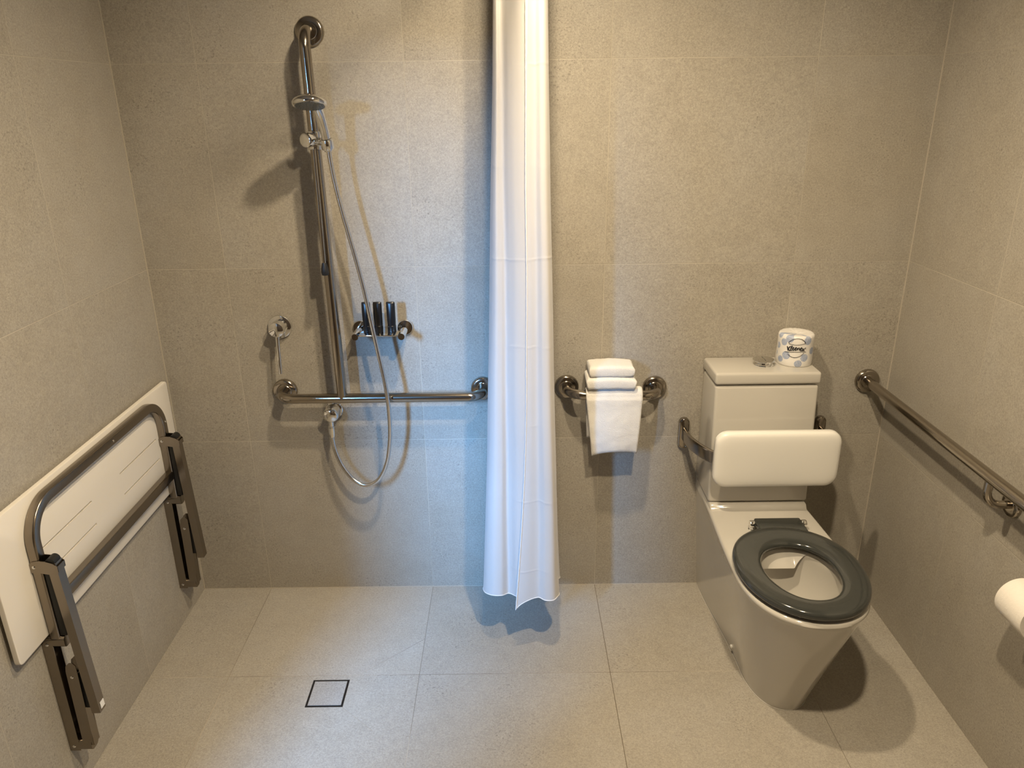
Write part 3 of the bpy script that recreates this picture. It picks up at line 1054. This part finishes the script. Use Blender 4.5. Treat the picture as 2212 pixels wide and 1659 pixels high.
ribbon(bm, [(cx + R * math.cos(math.radians(a)), cy + R * math.sin(math.radians(a))) for a in range(34, 147, 6)], 13)
ribbon(bm, [(720, 660), (850, 688), (950, 700), (1080, 694), (1200, 672)], 11)
ribbon(bm, [(630, 912), (800, 906), (950, 905), (1100, 910), (1230, 928)], 12)
obj('label_outline', bm, 'ink', roll, smooth=False)

# ------------------------------------------------------------------ grab rail on the right wall
GX, GZ = 2.0915, 0.797
gr = thing('wall_grab_rail', 'long brushed steel grab rail along the wall beside the toilet', 'grab rail', (GX, -0.4, GZ))
obj('tube', tube(fillet([(GX, -0.004, GZ), (GX, -1.12, GZ), (XR - 0.004, -1.12, GZ)], 0.06, 12), RR, 24), 'steel', gr)
obj('wall_flange', lathe(flange_prof(0.0405), (GX, 0, GZ), (0, -1, 0)), 'steel', gr)
obj('wall_flange', lathe(flange_prof(0.0405), (XR, -1.12, GZ), (-1, 0, 0)), 'steel', gr)
BY = -0.700
bk = obj('bracket', tube(fillet([(GX, BY, GZ), (GX, BY, GZ - 0.078), (XR - 0.004, BY, GZ - 0.078)], 0.040, 12), 0.0105, 18), 'steel', gr)
obj('bracket_flange', lathe(flange_prof(0.034, 0.012), (XR, BY, GZ - 0.078), (-1, 0, 0)), 'steel', bk)

# ------------------------------------------------------------------ toilet roll on its holder at the right wall
RXc, RYc, RZc = 2.112, -0.905, 0.556
pr_ = thing('paper_holder', 'white toilet roll on a chrome wall holder below the long grab rail', 'toilet roll holder', (XR, RYc, RZc))
obj('roll', lathe([(0.020, 0.0), (0.050, 0.0), (0.054, 0.003), (0.055, 0.010), (0.055, 0.095), (0.053, 0.099), (0.020, 0.099), (0.020, 0.0)], (RXc, RYc + 0.05, RZc), (0, -1, 0), 64), 'paper', pr_)
b = tube(fillet([(RXc, RYc + 0.055, RZc + 0.006), (RXc, RYc - 0.075, RZc + 0.006), (XR - 0.002, RYc - 0.075, RZc + 0.006)], 0.012, 6), 0.007, 14)
lathe(flange_prof(0.022, 0.008), (XR, RYc - 0.075, RZc + 0.006), (-1, 0, 0), 32, b)
obj('holder_arm', b, 'chrome', pr_)

# ------------------------------------------------------------------ floor drain
dn = thing('floor_drain', 'square tile insert floor drain with thin black frame', 'floor drain', (0.328, -0.541, 0))
DX0, DX1, DYa, DYb = 0.2720, 0.3850, -0.5975, -0.4845
b = bmesh.new()
fw = 0.0062
for (x0, x1, y0, y1) in ((DX0, DX1, DYb - fw, DYb), (DX0, DX1, DYa, DYa + fw), (DX0, DX0 + fw, DYa + fw, DYb - fw), (DX1 - fw, DX1, DYa + fw, DYb - fw)):
    box(x0, x1, y0, y1, -0.004, 0.0008, bm=b)
obj('frame', b, 'drain', dn, smooth=False)
obj('inner_edge', sweep([(DX0 + fw, DYa + fw, 0.0008), (DX1 - fw, DYa + fw, 0.0008), (DX1 - fw, DYb - fw, 0.0008), (DX0 + fw, DYb - fw, 0.0008)], rrect(0.0012, 0.0012, 0.0003, 2), closed=True, up=(0, 0, 1)), 'steel', dn)
obj('tile_insert', box(DX0 + fw, DX1 - fw, DYa + fw, DYb - fw, -0.004, 0.0011), 'tile_insert', dn, smooth=False)

# ------------------------------------------------------------------ fold-down shower seat on the left wall
fs = thing('folding_shower_seat', 'white folding shower seat stowed upright on the wall with steel frame', 'shower seat', (XL, -0.59, 0.5))
BX0, BX1 = -0.2385, -0.2265
BYa, BYb, BZa, BZb = -0.983, -0.053, 0.489, 0.846
# board with slots cut right through
slots = [(-0.428, -0.190, 0.697), (-0.426, -0.188, 0.629), (-0.816, -0.586, 0.697), (-0.814, -0.586, 0.629)]
sw = 0.0027
ys = sorted({BYa, BYb, *[s[0] for s in slots], *[s[1] for s in slots]})
zs = sorted({BZa, BZb, 0.697 - sw, 0.697 + sw, 0.629 - sw, 0.629 + sw})
bm = bmesh.new()


def hole(y, z):
    return any(s[0] < y < s[1] and abs(z - s[2]) < sw for s in slots)


vg = {}


def gv(i, j, x):
    key = (i, j, x)
    if key not in vg:
        vg[key] = bm.verts.new((x, ys[i], zs[j]))
    return vg[key]


solid = {(i, j): not hole((ys[i] + ys[i + 1]) / 2, (zs[j] + zs[j + 1]) / 2) for i in range(len(ys) - 1) for j in range(len(zs) - 1)}
for (i, j), ok in solid.items():
    if not ok:
        continue
    for x in (BX0, BX1):
        q = [gv(i, j, x), gv(i + 1, j, x), gv(i + 1, j + 1, x), gv(i, j + 1, x)]
        bm.faces.new(q if x == BX1 else q[::-1])
    for di, dj, a, c in ((-1, 0, (0, 0), (0, 1)), (1, 0, (1, 0), (1, 1)), (0, -1, (0, 0), (1, 0)), (0, 1, (0, 1), (1, 1))):
        if not solid.get((i + di, j + dj), False):
            bm.faces.new((gv(i + a[0], j + a[1], BX0), gv(i + c[0], j + c[1], BX0), gv(i + c[0], j + c[1], BX1), gv(i + a[0], j + a[1], BX1)))
cor = [e for e in bm.edges if abs(e.verts[0].co.y - e.verts[1].co.y) < 1e-6 and abs(e.verts[0].co.z - e.verts[1].co.z) < 1e-6
       and e.verts[0].co.y in (e.verts[0].co.y,) and min(abs(e.verts[0].co.y - BYa), abs(e.verts[0].co.y - BYb)) < 1e-5 and min(abs(e.verts[0].co.z - BZa), abs(e.verts[0].co.z - BZb)) < 1e-5]
bmesh.ops.bevel(bm, geom=cor, offset=0.014, segments=6, affect='EDGES', profile=0.5)
rim = [e for e in bm.edges if abs(e.verts[0].co.x - BX1) < 1e-6 and abs(e.verts[1].co.x - BX1) < 1e-6 and len(e.link_faces) == 2
       and abs(e.link_faces[0].normal.dot(e.link_faces[1].normal)) < 0.5
       and not any(s[0] - 1e-4 <= v.co.y <= s[1] + 1e-4 and abs(v.co.z - s[2]) < 0.01 for s in slots for v in e.verts)]
bmesh.ops.recalc_face_normals(bm, faces=bm.faces)
bmesh.ops.bevel(bm, geom=rim, offset=0.003, segments=2, affect='EDGES', profile=0.5)
obj('seat_board', bm, 'board', fs, angle=35)
# inverted U frame of rectangular tube lying on the board
FX = -0.2140
FYa, FYb, FZ = -0.8585, -0.1605, 0.8205
fp = fillet([(FX, FYa, 0.470), (FX, FYa, FZ), (FX, FYb, FZ), (FX, FYb, 0.470)], 0.088, 12)
obj('frame', sweep(fp, rrect(0.027, 0.0250, 0.005, 4), up=(1, 0, 0)), 'steel_dark', fs)
obj('crossbar', sweep([(FX, FYa + 0.010, 0.560), (FX, FYb - 0.010, 0.560)], rrect(0.030, 0.0235, 0.004, 3), up=(1, 0, 0)), 'steel_dark', fs)
for p, d in (((FX + 0.0130, -0.47, FZ), (1, 0, 0)), ((FX, -0.545, FZ - 0.0140), (0, 0, -1)), ((FX, FYa + 0.0140, 0.735), (0, 1, 0)), ((FX + 0.0130, FYb, 0.745), (1, 0, 0))):
    obj('screw', lathe([(0.0035, -0.001), (0.0035, 0.001), (0.0025, 0.002), (0, 0.0022)], p, d, 14), 'chrome', fs)


def channel(p0, p1, w, d, t, open_dir=(-1, 0, 0), bm=None):
    """A folded sheet channel: base away from open_dir, two side walls."""
    pr = [(-w / 2, 0), (-w / 2, -d), (-w / 2 + t, -d), (-w / 2 + t, -t), (w / 2 - t, -t), (w / 2 - t, -d), (w / 2, -d), (w / 2, 0)]
    up = -V(open_dir)
    return sweep([p0, p1], pr, up=up, bm=bm)


def plates(bm, pts, fy, half, t):
    """Two matching cheek plates, one each side of fy."""
    for sgn in (-1, 1):
        yy = fy + sgn * half
        a_ = [bm.verts.new((x, yy - t / 2, z)) for x, z in pts]
        c_ = [bm.verts.new((x, yy + t / 2, z)) for x, z in pts]
        bm.faces.new(a_)
        bm.faces.new(c_[::-1])
        m = len(pts)
        for q in range(m):
            bm.faces.new((a_[q], c_[q], c_[(q + 1) % m], a_[(q + 1) % m]))


def pin(name, x, z, fy, half, parent):
    obj(name, lathe([(0, half + 0.0020), (0.003, half + 0.0016), (0.0042, half + 0.0004), (0.0042, -half), (0, -half)], (x, fy, z), (0, -1, 0), 16), 'chrome', parent)


for fy in (FYa, FYb):
    # leg: channel hanging from the hinge, standing off the frame
    leg = obj('leg', channel((-0.1660, fy, 0.692), (-0.1490, fy, 0.249), 0.0265, 0.0215, 0.002), 'steel_dark', fs, angle=30)
    if fy == FYa:
        st = box(-0.1500, -0.1488, fy - 0.006, fy + 0.011, 0.256, 0.275)
        bmesh.ops.rotate(st, verts=st.verts, cent=(-0.1495, fy, 0.265), matrix=Matrix.Rotation(math.radians(-2.2), 3, 'Y'))
        lb = obj('foot_sticker', st, 'sticker', leg, smooth=False)
        lb['label'] = 'white sticker'
    # black strips standing in for the shade in the gaps between frame, leg and stay
    obj('gap_shade_strip', box(-0.2012, -0.1845, fy - 0.0090, fy + 0.0090, 0.485, 0.664, 0.0015), 'rubber_and_shade', fs)
    obj('gap_shade_strip', box(-0.1848, -0.1700, fy - 0.0085, fy + 0.0085, 0.262, 0.370, 0.0015), 'rubber_and_shade', fs)
    # hinge strap from the frame round the leg top
    hb = bmesh.new()
    plates(hb, [(-0.2270, 0.668), (-0.2270, 0.690), (-0.2200, 0.6975), (-0.2050, 0.7000), (-0.1880, 0.6980), (-0.1720, 0.6925), (-0.1620, 0.684), (-0.1620, 0.668), (-0.1700, 0.661), (-0.1900, 0.664), (-0.2100, 0.668)], fy, 0.0146, 0.0018)
    box(-0.1640, -0.1620, fy - 0.0150, fy + 0.0150, 0.668, 0.6835, bm=hb)
    hg = obj('hinge_bracket', hb, 'steel_dark', fs, smooth=False)
    pin('hinge_pin', -0.2170, 0.683, fy, 0.0155, hg)
    obj('hollow_shade', lathe([(0, -0.0125), (0.0118, -0.0125), (0.0118, 0.0125), (0, 0.0125)], (-0.1790, fy, 0.692), (0, 1, 0), 24), 'rubber_and_shade', hg)  # black cylinder standing in for the shaded hollow at the leg top
    # channel fixed to the wall, open towards the room
    wbar = obj('wall_bar', channel((XL - 0.0005, fy, 0.480), (XL - 0.0005, fy, 0.128), 0.0290, 0.0270, 0.002, open_dir=(1, 0, 0)), 'steel_dark', fs, angle=30)
    for z in (0.405, 0.195):
        obj('bar_screw', lathe([(0, 0.005), (0.004, 0.004), (0.005, 0), (0, 0)], (XL + 0.0015, fy + 0.003, z), (1, 0, 0), 14), 'chrome', wbar)
    # pivot cap at the foot of the frame
    pc = obj('pivot_cap', sweep([(-0.2430, fy, 0.468), (-0.1920, fy, 0.468)], rrect(0.0300, 0.030, 0.009, 5), up=(0, 0, 1)), 'steel_dark', fs, angle=30)
    pin('pivot_pin', -0.2360, 0.462, fy, 0.0152, pc)
    # stay link folded up from the foot of the bar
    lk = bmesh.new()
    plates(lk, [(-0.2130, 0.145), (-0.2090, 0.380), (-0.2060, 0.396), (-0.1970, 0.405), (-0.1880, 0.405), (-0.1815, 0.397), (-0.1810, 0.375), (-0.1860, 0.145)], fy, 0.0128, 0.0018)
    box(-0.1870, -0.1850, fy - 0.0130, fy + 0.0130, 0.145, 0.330, bm=lk)
    link = obj('stay_link', lk, 'steel_dark', fs, smooth=False)
    pin('link_pin', -0.1975, 0.362, fy, 0.0137, link)
    # foot bracket joining bar and link
    ft = obj('foot_bracket', sweep([(-0.2480, fy, 0.144), (-0.1920, fy, 0.144)], rrect(0.0305, 0.032, 0.009, 5), up=(0, 0, 1)), 'steel_dark', fs, angle=30)
    pin('foot_pin', -0.2370, 0.143, fy, 0.0155, ft)
